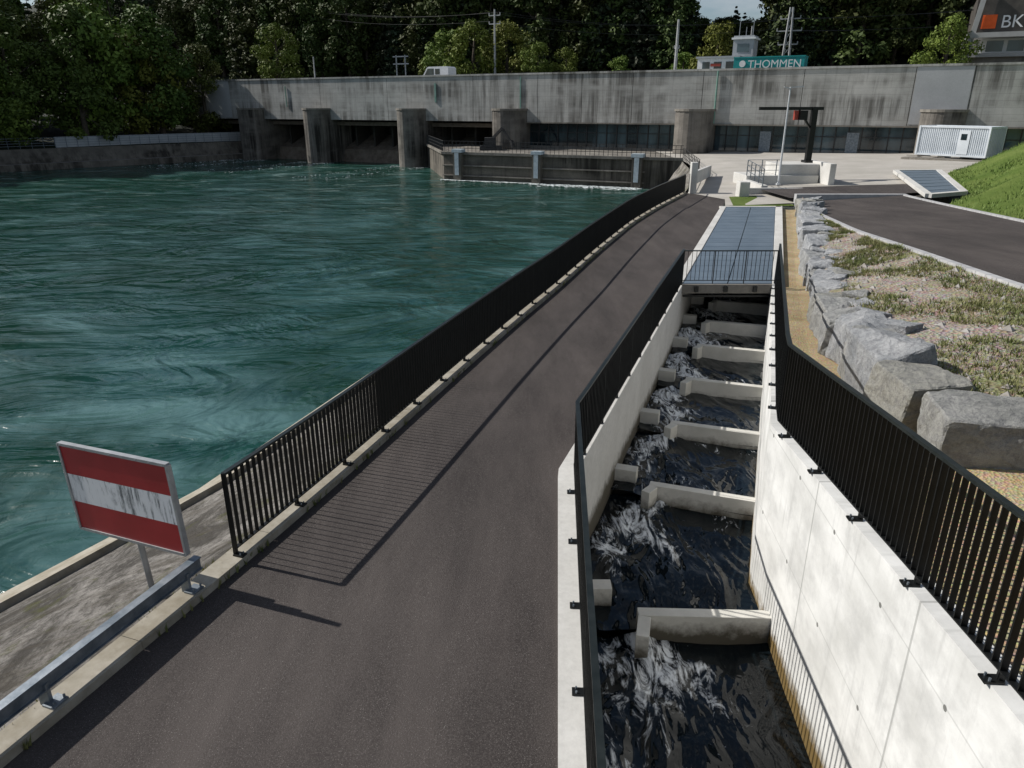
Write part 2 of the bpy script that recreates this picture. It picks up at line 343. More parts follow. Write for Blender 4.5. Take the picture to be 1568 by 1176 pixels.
# ------------------------------------------------------------------ railings
def resample(pts,st):
    P=[V(p) for p in pts]; out=[];acc=0;nx=0
    for a,b in zip(P[:-1],P[1:]):
        l=(b-a).length
        while nx<=acc+l+1e-6:
            t=(nx-acc)/l; out.append((a.lerp(b,t),(b-a).normalized())); nx+=st
        acc+=l
    return out
def railing(name,pts,h=1.1,sp=.105,plate=1.26,side=1,depth=.05,lo=.09,pl=True,th=.012):
    m=MB()
    for p,d in resample(pts,sp):
        s=V((-d.y,d.x,0)).normalized(); f=V((d.x,d.y,0)).normalized()*th/2; s=s*depth/2
        b=[p-s-f,p+s-f,p+s+f,p-s+f]; z0=V((0,0,lo));z1=V((0,0,h-.02)); m.hexa([q+z0 for q in b],[q+z1 for q in b],0)
    U=V((0,0,1))
    for a,b in zip(pts[:-1],pts[1:]):
        a=V(a);b=V(b); m.beam(a+U*h,b+U*h,.06,.03,1); m.beam(a+U*lo,b+U*lo,.055,.014,0)
    for p,d in resample(pts,plate):
        s=V((-d.y,d.x,0)).normalized(); dd=V((d.x,d.y,0)).normalized()
        m.beam(p,p+U*(h-.02),.018,.054,0,up=s)
        if pl:
            q=p-s*.06*side; m.beam(q-dd*.045+U*.012,q+dd*.045+U*.012,.14,.018,0); m.beam(p+U*.05-dd*.02,p+U*.05+dd*.02,.045,.08,0)
            for e in (-.028,.028): m.cyl(q-s*side*.03+dd*e+U*.02,q-s*side*.03+dd*e+U*.045,.01,.01,6,2)
    a=V(pts[0]);b=V(pts[-1])
    for q in(a,b): m.beam(q+U*0,q+U*(h+.01),.05,.035,0)
    return m.obj(name,[METAL_D,METAL_T,GALV])
railing('metal_railing',[(Lf(y),y,.1) for y in [7.5+.5*i for i in range(80)]],1.1)
railing('metal_railing',[(W1(y)-.04,y,.05) for y in [-6,2,9.8]]+[(W1(y)-.04,y,.05) for y in (10.2,15,21.9)],1.1,side=-1)
pr=[(W2(y)+.09,y,zW2(y)) for y in [-6,-2,2,4,6,8,9.5]]+[(W2(y)+.09,y,zW2(y)) for y in (10.2,12,15,18,21.9)]
railing('metal_railing',pr,1.22,side=-1)
railing('metal_railing',[(W1(21.95)-.04,21.93,.1),(W2(21.95)+.09,21.93,.1)],1.0,.13,plate=.95,pl=False,depth=.014,th=.014)
m=MB(); g=[(*offs(y,.05),0) for y in [-8+.5*i for i in range(31)]]
for a,b in zip(g[:-1],g[1:]):
    a=V(a);b=V(b);U=V((0,0,1)); m.beam(a+U*.33,b+U*.33,.05,.14,0); m.beam(a+U*.402,b+U*.402,.10,.012,0);m.beam(a+U*.258,b+U*.258,.10,.012,0)
for p,d in resample(g,1.75):
    m.beam(p+V((0,0,.1)),p+V((0,0,.32)),.09,.05,0); q=p+V((.08,0,.112)); m.beam(q-d*.08,q+d*.08,.14,.018,0)
    for e in(-.05,.05): m.cyl(q+d*e+V((.04,0,.01)),q+d*e+V((.04,0,.04)),.012,.012,6,0)
m.obj('guard_rail',[GALV])
# ------------------------------------------------------------------ sign
sg=empty('navigation_sign')
c=V((-4.47,7.3,0));u=V((.92,-.39,.035)).normalized();nn=V((-.39,-.92,0)).normalized(); up=V((-.03,0,1)); ctr=c+V((0,0,1.0))
def red():
    t=NT('sign_red'); c=t.mix(t.ramp(t.noise(1.5,5,.6),.35,.7),(.28,.006,.010),(.38,.015,.02)); c=t.mix(t.ramp(t.noise(20,5,.7),.6,.75,0,.4),c,(.15,.02,.02)); return t.fin(c,.45)
def wht():
    t=NT('sign_white'); s=t.noise(1,6,.75,t.map((14,14,1.6))); s2=t.noise(4,4)
    k=t.math('MULTIPLY',t.ramp(s,.48,.60),t.ramp(s2,.40,.56)); return t.fin(t.mix(t.math('MULTIPLY',k,.9),(.78,.79,.80),(.06,.07,.08)),.5)
def panel(name,z0,z1,mt,off,w=.83):
    m=MB(); b=[];
    for dz in (z0,z1):
        for su,sn in ((-w,-.01),(w,-.01),(w,.01),(-w,.01)): b.append(ctr+u*su+nn*(sn*1+off)+up*dz)
    m.hexa(b[:4],b[4:]); return m.obj(name,[mt],sg)
panel('backing',-.55,.55,GALV,-.014,.84)
panel('stripe_red_top',.185,.55,red(),.008); panel('stripe_white',-.185,.183,wht(),.008); panel('stripe_red_bottom',-.55,-.187,red(),.008)
m=MB()
cs=[ctr+u*a+up*b for a,b in ((-.85,-.565),(.85,-.565),(.85,.565),(-.85,.565))]
for i in range(4): m.beam(cs[i],cs[(i+1)%4],.06,.035,0,up=(up if i%2==0 else u))
for su in(-.4,.4): m.beam(ctr+u*su-nn*.04-up*.5,ctr+u*su-nn*.04+up*.5,.04,.04,0,up=u)
for i in range(9):
    for e in(-.56,.56): q=ctr+u*(-.8+.2*i)+up*e+nn*.03; m.cyl(q-nn*.01,q+nn*.006,.009,.009,6,0)
m.cyl(c+V((.12,.05,-1.0)),c+V((.02,.05,1.5)),.035,.035,12,0)
m.obj('frame_and_post',[simple('aluminium',(.30,.31,.32),(.42,.43,.44),5,.45,.5)],sg)
# ------------------------------------------------------------------ right bank terrain
m=MB()
a=[(W2(y)+.26,y,zW2(y)-.1) for y in YS]; b=[(Bk(y)+.3,y,zW2(y)-.1+(.0 if y>8 else .25)) for y in YS]
am=[((p[0]+q[0])/2,p[1],(p[2]+q[2])/2-.03) for p,q in zip(a,b)]
m.loft(a,am);m.loft(am,b); m.obj('gravel_strip',[GRAVEL])
def hb(y): return .62 if y>8 else max(.2,.62-(8-y)*.2)
def slopez(x,y):
    z0=zW2(y)+hb(y)-.12; x0=Bk(y)+.35
    return z0+(zC(y)-.02-z0)*(max(0,(x-x0)/(Cv(y)-.1-x0))**.8)+.07*noise.fractal(V((x*.9,y*.9,3)),1,2,4)
mb=MB(); cols=[]
N=16
for k in range(N+1):
    t=k/N; col=[]
    for y in [v*.25 for v in range(-48,163)]:
        x0=Bk(y)+.35; x1=Cv(y)-.1
        x=x0+(x1-x0)*t; z=slopez(x,y) if 0<k<N else (zC(y)-.02 if k else zW2(y)+hb(y)-.12)
        col.append((x,y,z))
    cols.append(col)
for k in range(N): mb.loft(cols[k],cols[k+1])
mb.loft([(p[0]-.02,p[1],p[2]-1.2) for p in cols[0]],cols[0])
mb.obj('stony_slope',[SOIL],smooth=False)
m=MB(); YR=[v*1. for v in range(-12,42)]
m.loft([(Cv(y)+.12,y,zC(y)) for y in YR],[(Dv(y)-.1,y,zD(y)) for y in YR]); m.obj('asphalt_road',[ASPH])
m=MB()
def kerb(mb,f,z,ys,w=.2,h=.05):
    for y0,y1 in zip(ys[:-1],ys[1:]):
        x0=f(y0);x1=f(y1); mb.hexa([(x0-w/2,y0,z(y0)-.3),(x0+w/2,y0,z(y0)-.3),(x1+w/2,y1-.015,z(y1)-.3),(x1-w/2,y1-.015,z(y1)-.3)],[(x0-w/2,y0,z(y0)+h),(x0+w/2,y0,z(y0)+h),(x1+w/2,y1-.015,z(y1)+h),(x1-w/2,y1-.015,z(y1)+h)])
kerb(m,Cv,zC,[v*.5 for v in range(-24,82)],.2,.05); kerb(m,Dv,zD,[v*.5 for v in range(-24,82)],.2,.06)
m.box(15.6,21.7,40.8,41.15,0,.66)
m.obj('stone_kerb',[concrete('granite_kerb',(.34,.34,.35),(.52,.52,.52),sc1=3)])
hb_=[(-12,15.1),(8,15.5),(25.3,18),(34,19.9),(39.6,24.4),(53,30.6),(64,41.8),(72,52),(100,64)]
hx=curve(hb_,.6); hz=curve([(-12,3),(8,2.2),(25,1.4),(34,.95),(40,.75),(60,.8),(100,1)],1)
mb=MB(); offp=[(0,0),(1.2,.35),(3,1.15),(5,2.1),(8,3.0),(12,3.5),(20,3.9),(60,4.5),(300,7)]
ysg=[v*1. for v in range(-12,101)]
cols=[[(hx(y)+o,y,hz(y)+h+(.2*noise.fractal(V((o*.5,y*.4,0)),1,2,3) if o>0 else 0)) for y in ysg] for o,h in offp]
for i in range(len(cols)-1): mb.loft(cols[i],cols[i+1])
mb.obj('grass_hill',[GRASS],smooth=True)
mb=MB()
for i in range(9000):
    y=R.uniform(22,66); o_=R.random()**1.3*12; x=hx(y)+.1+o_
    hh_=float(np.interp(o_,[p[0] for p in offp],[p[1] for p in offp])); z=hz(y)+hh_
    for k in range(2):
        a=R.uniform(0,6.28); h=R.uniform(.08,.22); w=.03; dx_=math.cos(a);dy_=math.sin(a)
        mb.face([(x-dy_*w,y+dx_*w,z-.05),(x+dy_*w,y-dx_*w,z-.05),(x+dx_*h*.6,y+dy_*h*.6,z+h)])
mb.obj('hill_grass_blades',[simple('hill_blades',(.10,.17,.03),(.19,.25,.07),.8,.8)])
m=MB(); 
yy=[41.0,44,47.2,53,60,66,72,77]
lx=[11.8,12.6,11.3,13,14.9,16.0,16.8,17.3]
m.loft([(x,y,.02) for x,y in zip(lx,yy)],[(20,y,.35) for y in yy]); m.loft([(20,y,.35) for y in yy],[(hx(y)+.4,y,hz(y)+.02) for y in yy])
m.face([(17.3,77,.02),(60,77,.95),(60,100,.95),(17,100,.1)])
m.obj('concrete_yard',[CON_APRON])
m=MB(); m.face([(-8,87.4,.02),(13.7,77.7,.02),(17.3,76.9,.021),(17,100,.021),(-12,107.5,.02)]); m.obj('quay_deck',[CON_OLD])
m=MB(); m.face([(15.4,41.2,.42),(24.6,41.2,.80),(26.2,45.5,.82),(15.2,46.5,.40)]); m.obj('asphalt_road',[ASPH])
m=MB(); m.face([(12.1,40.4,.05),(15.5,40.5,.1),(15.2,45,.12),(13,44.6,.1)]); m.obj('grass_verge',[GRASS])
m=MB(); a0,a1,b1,b0=V((21.6,38.6,.86)),V((24.0,39.6,.9)),V((30.0,53,.93)),V((27.0,53,.9))
for i in range(8):
    t0=i/8+.006;t1=(i+1)/8-.006
    q=[a0.lerp(b0,t0),a1.lerp(b1,t0),a1.lerp(b1,t1),a0.lerp(b0,t1)]; m.hexa([p-V((0,0,.1)) for p in q],[p+V((0,0,.03)) for p in q],0)
for p,q in ((a0,b0),(a1,b1),(a0,a1),(b0,b1)): m.beam(p-V((0,0,.02)),q-V((0,0,.02)),.35,.2,1)
m.obj('steel_cover_deck',[GRATE,CON_W])
def boulder(mb,c,sx,sy,sz,rz,seed,j=.12):
    import bmesh
    bm=bmesh.new(); rr=random.Random(seed)
    pts=[]
    for x in(-.5,.5):
        for y in(-.5,.5):
            for z in(-.5,.5):
                p=V((x+rr.uniform(-j,j),y+rr.uniform(-j,j),z+rr.uniform(-j,j)))
                if rr.random()<.55:
                    k=rr.uniform(.1,.28)
                    for ax in range(3):
                        q=p.copy(); q[ax]*=(1-2*k*rr.uniform(.5,1)); pts.append(q)
                else: pts.append(p)
    for p in pts: bm.verts.new(p)
    r=bmesh.ops.convex_hull(bm,input=list(bm.verts)); 
    bmesh.ops.delete(bm,geom=[g for g in r['geom_interior'] if isinstance(g,bmesh.types.BMVert)],context='VERTS')
    bmesh.ops.dissolve_limit(bm,angle_limit=math.radians(7),verts=list(bm.verts),edges=list(bm.edges))
    bmesh.ops.bevel(bm,geom=list(bm.edges),offset=.022,segments=1,affect='EDGES')
    bmesh.ops.triangulate(bm,faces=list(bm.faces)); 
    for _ in range(4): bmesh.ops.subdivide_edges(bm,edges=[e for e in bm.edges if e.calc_length()>.11],cuts=1)
    bmesh.ops.triangulate(bm,faces=[f for f in bm.faces if len(f.verts)>3])
    mt=Matrix.Translation(c)@Matrix.Rotation(rz,4,'Z')@Matrix.Rotation(rr.uniform(-.1,.1),4,'X')@Matrix.Diagonal((sx,sy,sz,1))
    for v in bm.verts: v.co+=v.co.normalized()*.045*noise.fractal(v.co*4+V((seed,0,0)),.9,2,5)
    bm.verts.ensure_lookup_table(); k=len(mb.v)
    for v in bm.verts: mb.v.append(tuple(mt@v.co))
    for f in bm.faces: mb.f.append(tuple(k+v.index for v in f.verts)); mb.m.append(0)
    bm.free()
mb=MB(); y=9.3; i=0
boulder(mb,V((6.0,8.2,1.30)),1.4,1.05,.95,-.30,98,.06)
while y<40:
    l=R.uniform(.8,1.3)*(1.1 if y<14 else 1); sl=(Bk(y+.5)-Bk(y))/.5; ang=math.atan2(1,sl)
    zz=zW2(y)-.1; h=R.uniform(.7,1.0)*(1.1 if y<12 else .92)
    boulder(mb,V((Bk(y+l*.45)+.42+R.uniform(-.12,.12),y+l*.45,zz+h*.40)),l*1.05,R.uniform(.7,.9),h,ang+R.uniform(-.2,.2),i)
    if R.random()<.4 and y>11: boulder(mb,V((Bk(y)+1.05,y+.5,zz+h*.42+.25)),R.uniform(.4,.8),R.uniform(.35,.6),.45,R.uniform(0,3),i+500)
    y+=l*.93; i+=1
mb.obj('boulder_retaining_wall',[STONE])
mb=MB()
for i in range(1400):
    y=R.uniform(5,38); t=R.random()**1.3; x=Bk(y)+.5+t*(Cv(y)-Bk(y)-.8); z=slopez(x,y)
    s=R.uniform(.02,.06) if R.random()<.85 else R.uniform(.06,.14); p=V((x,y,z)); k=len(mb.v)
    pts=[V((R.uniform(.7,1)*a,R.uniform(.7,1)*b,R.uniform(.5,.8)*c_))*s for a,b,c_ in ((1,0,0),(0,1,0),(-1,0,0),(0,-1,0),(0,0,1),(0,0,-1))]
    mb.v+=[tuple(p+q) for q in pts]
    for f in ((0,1,4),(1,2,4),(2,3,4),(3,0,4),(1,0,5),(2,1,5),(3,2,5),(0,3,5)): mb.f.append(tuple(k+j for j in f)); mb.m.append(0)
mb.obj('loose_stones',[simple('pebbles',(.26,.23,.20),(.42,.40,.37),3,.9)])
mb=MB()
for i in range(14000):
    y=R.uniform(6,40); x=Bk(y)+.7+R.random()*(Cv(y)-Bk(y)-.85)
    if noise.fractal(V((x*.6,y*.45,0)),1,2,4)<.08-.16*R.random()-.20*((x-Bk(y))/(Cv(y)-Bk(y))) : continue
    z=slopez(x,y)
    for k in range(6):
        a=R.uniform(0,6.28); h=R.uniform(.03,.10); w=.008+.009*R.random(); dx_=math.cos(a);dy_=math.sin(a); r=R.uniform(0,.12)
        bx=x+dx_*r;by=y+dy_*r
        mb.face([(bx-dy_*w,by+dx_*w,z-.02),(bx+dy_*w,by-dx_*w,z-.02),(bx+dx_*h*.9,by+dy_*h*.9,z+h)])
mb.obj('grass_tufts',[BLADE])
mb=MB()
for i in range(1500):
    y=R.uniform(0,46); 
    if noise.noise(V((y*.8,0,0)))<-.1: continue
    p=offs(y,R.choice([-.14,.11,.14,.18])+R.uniform(-.03,.03))
    for k in range(4):
        a=R.uniform(0,6.28);h=R.uniform(.02,.07);dx_=math.cos(a);dy_=math.sin(a)
        mb.face([(p[0]-dy_*.012,p[1]+dx_*.012,.0),(p[0]+dy_*.012,p[1]-dx_*.012,.0),(p[0]+dx_*h*.8,p[1]+dy_*h*.8,.06+h)])
mb.obj('kerb_weeds',[BLADE])
# ------------------------------------------------------------------ dam
DM=Matrix(((.882,.471,0,-46.6),(-.471,.882,0,125),(0,0,1,0),(0,0,0,1)))
dam=empty('river_dam'); 
def dobj(mb,name,mats,parent=dam,**k):
    o=mb.obj(name,mats,None,**k); o.matrix_world=DM; o.parent=parent; return o
m=MB(); joints=[-30,-14,0,13.4,20.7,33,47,56.5,62.5,69,77.3,88,98.5,103.6,120,150]
for a,b in zip(joints[:-1],joints[1:]):
    m.box(a+.03,b-.03,0,.6,3.25,9.0)
m.box(-30,150,.05,.55,3.3,8.95,1)
m.box(-30,150,.6,9,6.6,7.8); m.box(-30,150,9,9.5,3,8.9)
m.box(-30,150,-.10,-.002,8.82,9.03)
dobj(m,'parapet_wall',[CON_DAM,CON_DARK])
m=MB(); m.box(98.6,103.5,-.03,-.002,3.4,8.8); m.box(-3,2,-.03,-.002,3.4,8.8);dobj(m,'panel_patch',[concrete('patch_concrete',(.38,.39,.40),(.46,.47,.48),sc1=.4)])
m=MB(); m.cyl((78.9,-.15,3.3),(78.9,-.15,8.8),.1,.1,8); m.beam((14,-.1,7.9),(14,-.1,5),.12,.1); m.box(41,41.25,-.12,-.002,5.6,8.0); m.box(54,54.15,-.1,-.002,4.2,8.6); dobj(m,'drain_pipes',[simple('green_copper',(.12,.25,.2),(.2,.32,.28),2,.6)])
m=MB()
for s in (7.3,20.7,37.7,53,76.9,101.6):
    w=1.7 if s<40 else 2.0; pl=[(s-w,9),(s-w,-1.6)]+[(s-w*math.cos(t),-1.6-w*.9*math.sin(t)) for t in [math.pi*i/10 for i in range(1,10)]]+[(s+w,-1.6),(s+w,9)]
    pl=[(x,min(y,9)) for x,y in pl]
    m.prism(pl,-5,3.2); 
    pl2=[(x*1.0+(x-s)*.06,min(y,-.01)-(.08 if y<-1 else 0)) for x,y in pl]; m.prism([(x,min(y,-.01)) for x,y in pl],3.2,4.6); m.prism(pl2,4.6,4.85,1)
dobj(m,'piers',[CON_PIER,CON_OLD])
m=MB()
for a,b in ((-30,5.5),(9,19),(22.4,36),(39.4,51)):
    m.box(a,b,7,7.4,-5,3.3,0)
    m.hexa([(a,1.5,-5),(b,1.5,-5),(b,7,-5),(a,7,-5)],[(a,2.6,-1.0),(b,2.6,-1.0),(b,7,1.0),(a,7,1.0)],1)
    n=int((b-a)/3)
    for i in range(n): m.box(a+(b-a)*(i+.5)/n-.15,a+(b-a)*(i+.5)/n+.15,3.5,7,-1.5,3.2,0)
    m.beam((a,1.6,2.7),(b,1.6,2.7),.4,.5,1)
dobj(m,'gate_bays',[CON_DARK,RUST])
m=MB()
for a,b in ((55,74.9),(78.9,99.6),(103.6,130)):
    m.box(a,b,1.0,1.1,.0,3.24,0)
    n=int((b-a)/1.25)
    for i in range(n+1):
        x=a+(b-a)*i/n; m.box(x-.05,x+.05,.88,1.0,.0,3.24,1)
    m.box(a,b,.84,1.0,.0,.35,2); m.box(a,b,.86,1.0,2.0,2.07,1)
    m.box(a,b,-.2,1.0,3.10,3.24,2)
for x,w in ((84,1.2),(93,1.2)): m.box(x,x+w,.80,.87,.35,2.5,3)
dobj(m,'turbine_hall_windows',[GLASS,STEEL,CON_OLD,GALV])
pf0=V((-7.9,87.4,0));pf1=V((13.7,77.7,0));pf2=V((17.3,76.6,0));pf3=V((-12,107.3,0))
m=MB()
m.prism([(-7.9,87.4),(13.7,77.7),(17.4,76.4),(18.4,78.5),(14.4,79.3),(-6.6,88.6),(-10.6,107),(-12,107.3)],-5,.0,0)
m.beam(pf0+V((.0,0,.14)),pf1+V((0,0,.14)),.5,.28,1);m.beam(pf0+V((0,0,.135)),pf3+V((0,0,.135)),.5,.28,1);m.beam(pf1+V((0,0,.132)),pf2+V((0,0,.132)),.5,.28,1)
d=(pf1-pf0).normalized(); s=V((d.y,-d.x,0))
for t in (.09,.5,.97):
    p=pf0.lerp(pf1,t)+s*.3; m.beam(p+V((0,0,-4)),p+V((0,0,.25)),1.0,.9,0,up=s); m.beam(p+V((0,0,.25)),p+V((0,0,.6)),1.25,1.0,2,up=s); q=p+s*.5; m.beam(q+V((0,0,-2.2)),q+V((0,0,.2)),.5,.08,2,up=s)
for z in (-1.2,-2.3): m.beam(pf0+s*.1+V((0,0,z)),pf1+s*.1+V((0,0,z)),.3,.12,1)
m.obj('platform_quay_wall',[CON_QUAY,CON_OLD,simple('pale_blue_paint',(.35,.42,.46),(.5,.56,.6),3,.6)])
def simplefence(name,pts,h=1.05,post=2.,z=0,r=.02,mt=None,rails=3,mw=None):
    m=MB()
    for p,dd in resample(pts,post): m.beam(p,p+V((0,0,h)),.05,.05,0)
    for a,b in zip(pts[:-1],pts[1:]):
        for k in range(rails): m.beam(V(a)+V((0,0,h*(k+1)/rails)),V(b)+V((0,0,h*(k+1)/rails)),r*1.5,r*1.5,0)
    return m.obj(name,[mt or STEEL])
simplefence('quay_fence',[(-11.8,106,.28),(-7.9,87.6,.28),(13.7,77.9,.28),(17.3,76.8,.28)],1.15,.5,r=.03)
simplefence('quay_fence',[(11.2,47.3,.1),(14.9,60,.1),(17.3,76.8,.1)],1.1,1.5,rails=4)
m=MB()
def fleck(p,ex,a):
    ey=V((-ex.y,ex.x,0)); m.face([p+ex*a*math.cos(q)*2.2*R.uniform(.7,1)+ey*a*.4*math.sin(q)*R.uniform(.6,1)+V((0,0,-2.78+R.uniform(0,.05))) for q in [math.pi*2*k/7 for k in range(7)]])
for i in range(1300):
    t=R.random(); p=pf0.lerp(pf1,t)+s*(.6+abs(R.gauss(0,1.0 if t>.5 else .3)))
    fleck(p,(d+s*R.uniform(-.4,.4)).normalized(),R.uniform(.04,.22))
dn=-V((.471,.882,0))
for sp_ in (7.3,20.7,37.7):
    for i in range(220):
        p=DM@V((sp_+R.choice((-1,1))*R.uniform(1.0,3.2),-2-R.random()**2*20,0)); fleck(V((p.x,p.y,0)),(dn+V((R.uniform(-.4,.4),0,0))).normalized(),R.uniform(.03,.16))
m.obj('river_foam',[FOAM])
def vehicle(name,o,ux,col,L=4.4,W=1.8,H=1.5,van=False):
    e=empty(name); ux=V(ux).normalized(); uy=V((-ux.y,ux.x,0)); uz=V((0,0,1)); o=V(o)
    P=bpy.data.materials.get(col[0]) or simple(col[0],col[1],tuple(x*1.1 for x in col[1]),2,.3)
    pf=[(-.5,.16),(.46,.16),(.5,.22),(.49,.42),(.36,.52),(.22,.94),(.16,1),(-.45,1),(-.5,.93)]
    m=MB(); m.extr([(a*L,b*H) for a,b in pf],o,ux,uz,uy,W); m.obj('body',[P],e,bevel=.05)
    m=MB(); win=[(.30,.56),(.19,.9),(-.02,.9),(-.02,.56)]
    m.extr([(a*L,b*H) for a,b in win],o,ux,uz,uy,W+.02)
    m.extr([(a*L,b*H) for a,b in [(-.06,.58),(-.06,.88),(-.22,.88),(-.22,.58)]],o,ux,uz,uy,W+.02)
    fr=[(.365,.53),(.228,.93),(.238,.94),(.375,.54)]
    m.extr([(a*L,b*H) for a,b in fr],o,ux,uz,uy,W*.86); m.obj('windows',[GLASS],e)
    m=MB()
    for a in(-.31,.32):
        for sgn in(-1,1):
            c0=o+ux*a*L+uy*sgn*(W/2-.2)+uz*.32; m.cyl(c0,c0+uy*sgn*.22,.32,.32,18,0); m.cyl(c0+uy*sgn*.221,c0+uy*sgn*.225,.18,.18,12,1)
    m.obj('wheels',[TYRE,GALV],e)
    m=MB()
    for sgn in(-1,1): q=o+ux*.485*L+uy*sgn*W*.36+uz*H*.38; m.beam(q-uy*.15,q+uy*.15,.08,.14)
    m.obj('lights',[WHITE],e); return e
def dp(s_,d_,z): return DM@V((s_,d_,z))
dx=V((.882,-.471,0))
vehicle('delivery_van',dp(39.8,2.6,7.8),-dx,('white_car_paint',(.75,.76,.78)),4.8,2.0,2.35,True)
m=MB()
m.box(-4,-1.2,94,96,.02,.5);m.box(-3.4,-2,94.3,95.6,.5,1.5); m.beam((-2.4,94.8,1.4),(-1.2,94.2,2.6),.25,.3);m.beam((-1.2,94.2,2.6),(-.1,93.7,1.0),.2,.22);m.beam((-.1,93.7,1.2),(.2,93.5,.4),.5,.3)
for x in(-3.6,-1.6): m.cyl((x,93.9,.3),(x,93.6,.3),.35,.35,12)
m.obj('trash_rake_machine',[STEEL])
# ------------------------------------------------------------------ shore structures
m=MB(); m.box(15.6,20.4,50,53,0,.85); m.box(17.8,20.5,50.3,53.1,.85,1.55); m.box(20.5,20.9,48.6,53,0,1.7); m.box(15.4,15.8,46.2,50,0,.6)
m.box(13.6,14.2,44.6,45.4,0,.95); m.box(14.2,18.3,45.6,45.85,0,.5); m.box(11.2,11.6,47.0,47.45,0,1.9)
m.beam((11.4,47.4,.9),(15.2,58,.5),.25,.8)
m.obj('concrete_intake_structure',[CON_W],bevel=.02)
cr=empty('hoist_gantry'); m=MB()
m.beam((20.3,52,1.5),(20.3,52,5.1),.36,.36,0); m.beam((16.4,51.4,5.02),(20.9,52.1,5.02),.2,.2,0); m.beam((20.3,52,3.6),(19.2,51.8,4.9),.12,.12,0)
m.box(19.2,19.7,51.5,52,4.3,4.9,0); m.box(20.0,20.6,51.6,52.4,1.5,1.7,0); m.box(18.9,19.15,51.7,51.95,4.3,4.9,1)
m.obj('mast',[METAL_D,simple('red_paint',(.25,.04,.03),(.35,.06,.04),3,.5)],cr)
lp=empty('street_lamp'); m=MB(); m.cyl((17.6,49.5,.3),(17.6,49.5,6.3),.07,.045,10,0); m.beam((17.6,49.5,6.28),(18.4,49.4,6.32),.14,.06,0); m.beam((17.6,49.5,6.2),(17.2,49.5,6.3),.05,.05,0);m.cyl((17.6,49.5,.3),(17.6,49.5,.42),.16,.16,10,0)
m.obj('pole_and_head',[simple('pale_grey_paint',(.5,.52,.54),(.6,.62,.64),3,.5)],lp)
simplefence('safety_fence',[(15.4,46,.6),(15.6,50,.85),(17.8,50.2,.85)],1.0,1.,rails=3,mt=GALV)
ct=empty('shipping_container'); a=V((37.2,70,1.0)); b=V((40.4,64.8,1.0)); cx=(b-a).normalized(); cy=V((-cx.y,cx.x,0)); L=6.1;Wd=2.44;H=2.5
CW=simple('container_paint',(.52,.56,.60),(.62,.66,.70),1,.5)
m=MB(); 
def cp(x,y,z): return a+cx*x+cy*y+V((0,0,z))
n=34
for sy,sg_ in((0,-1),(Wd,1)):
    prev=None
    for i in range(n*4+1):
        x=.08+(L-.16)*i/(n*4); o_=.0 if (i%4) in(0,1) else .06; q=(x,sy-sg_*o_)
        if prev: m.face([cp(prev[0],prev[1],.15),cp(q[0],q[1],.15),cp(q[0],q[1],H-.1),cp(prev[0],prev[1],H-.1)])
        prev=q
m.hexa([cp(.1,.1,.15),cp(L-.1,.1,.15),cp(L-.1,Wd-.1,.15),cp(.1,Wd-.1,.15)],[cp(.1,.1,H-.03),cp(L-.1,.1,H-.03),cp(L-.1,Wd-.1,H-.03),cp(.1,Wd-.1,H-.03)])
for y in(0,Wd):
    for z in(.08,H-.05): m.beam(cp(0,y,z),cp(L,y,z),.12,.16)
    for x in(0,L): m.beam(cp(x,y,0),cp(x,y,H),.16,.16,0,up=cx)
for x in(0,L):
    for z in(.08,H-.05): m.beam(cp(x,0,z),cp(x,Wd,z),.12,.16)
    for k in range(9): m.beam(cp(x,.2+k*.25,.15),cp(x,.2+k*.25,H-.1),.05,.1,0,up=cx)
m.obj('body',[CW],ct)
m=MB(); 
for x0 in(3.6,): 
    m.hexa([cp(x0,-.05,.2),cp(x0+.95,-.05,.2),cp(x0+.95,.0,.2),cp(x0,.0,.2)],[cp(x0,-.05,2.2),cp(x0+.95,-.05,2.2),cp(x0+.95,.0,2.2),cp(x0,.0,2.2)],0)
    m.hexa([cp(x0+.2,-.07,1.4),cp(x0+.7,-.07,1.4),cp(x0+.7,-.05,1.4),cp(x0+.2,-.05,1.4)],[cp(x0+.2,-.07,1.9),cp(x0+.7,-.07,1.9),cp(x0+.7,-.05,1.9),cp(x0+.2,-.05,1.9)],1)
m.obj('door',[CW,GLASS],ct)
m=MB()
for x in(.1,2,4,5.9):
    q=cp(x,.3,-.1); m.beam(q,q+cy*1.8,.25,.2)
m.beam(cp(-.5,-.6,-.35),cp(6.6,-.6,-.35),1.6,.3); m.beam(cp(-.3,-.9,-.05),cp(3.2,-.9,-.05),.06,.06)
m.obj('footing',[CON_OLD],ct)
# ------------------------------------------------------------------ buildings on dam
gh=empty('gatehouse'); m=MB()
m.box(74.6,79.4,7,11,7.8,10.5,0); m.box(74.4,79.6,6.8,11.2,10.5,10.7,2); m.box(78.2,80.6,9,11.5,7.8,13.0,2); m.box(78.0,80.8,8.8,11.7,12.6,12.8,0)
for x in(75.2,76.6,78): m.box(x,x+.9,6.97,7,9.3,10.1,1)
m.box(78.7,80.1,8.96,9,11.2,12.1,1)
for x,z in((78.6,14.6),(79.4,14.0),(80.2,14.8)): m.beam((x,10,13),(x,10,z),.06,.06,2)
m.box(76.2,77.4,6.93,6.97,9.6,9.9,3)
dobj(m,'walls',[WHITE,GLASS,simple('grey_cladding',(.30,.32,.34),(.4,.42,.44),1,.6),bpy.data.materials['red_paint']],gh)
TEAL=simple('teal_paint',(.01,.22,.22),(.015,.27,.27),1,.45)
tr=empty('parked_truck'); m=MB(); m.box(79.8,87.4,3,5.5,8.6,10.3,0); 
for z in (8.7,10.25): m.box(79.75,87.45,2.95,5.55,z-.05,z+.08,0)
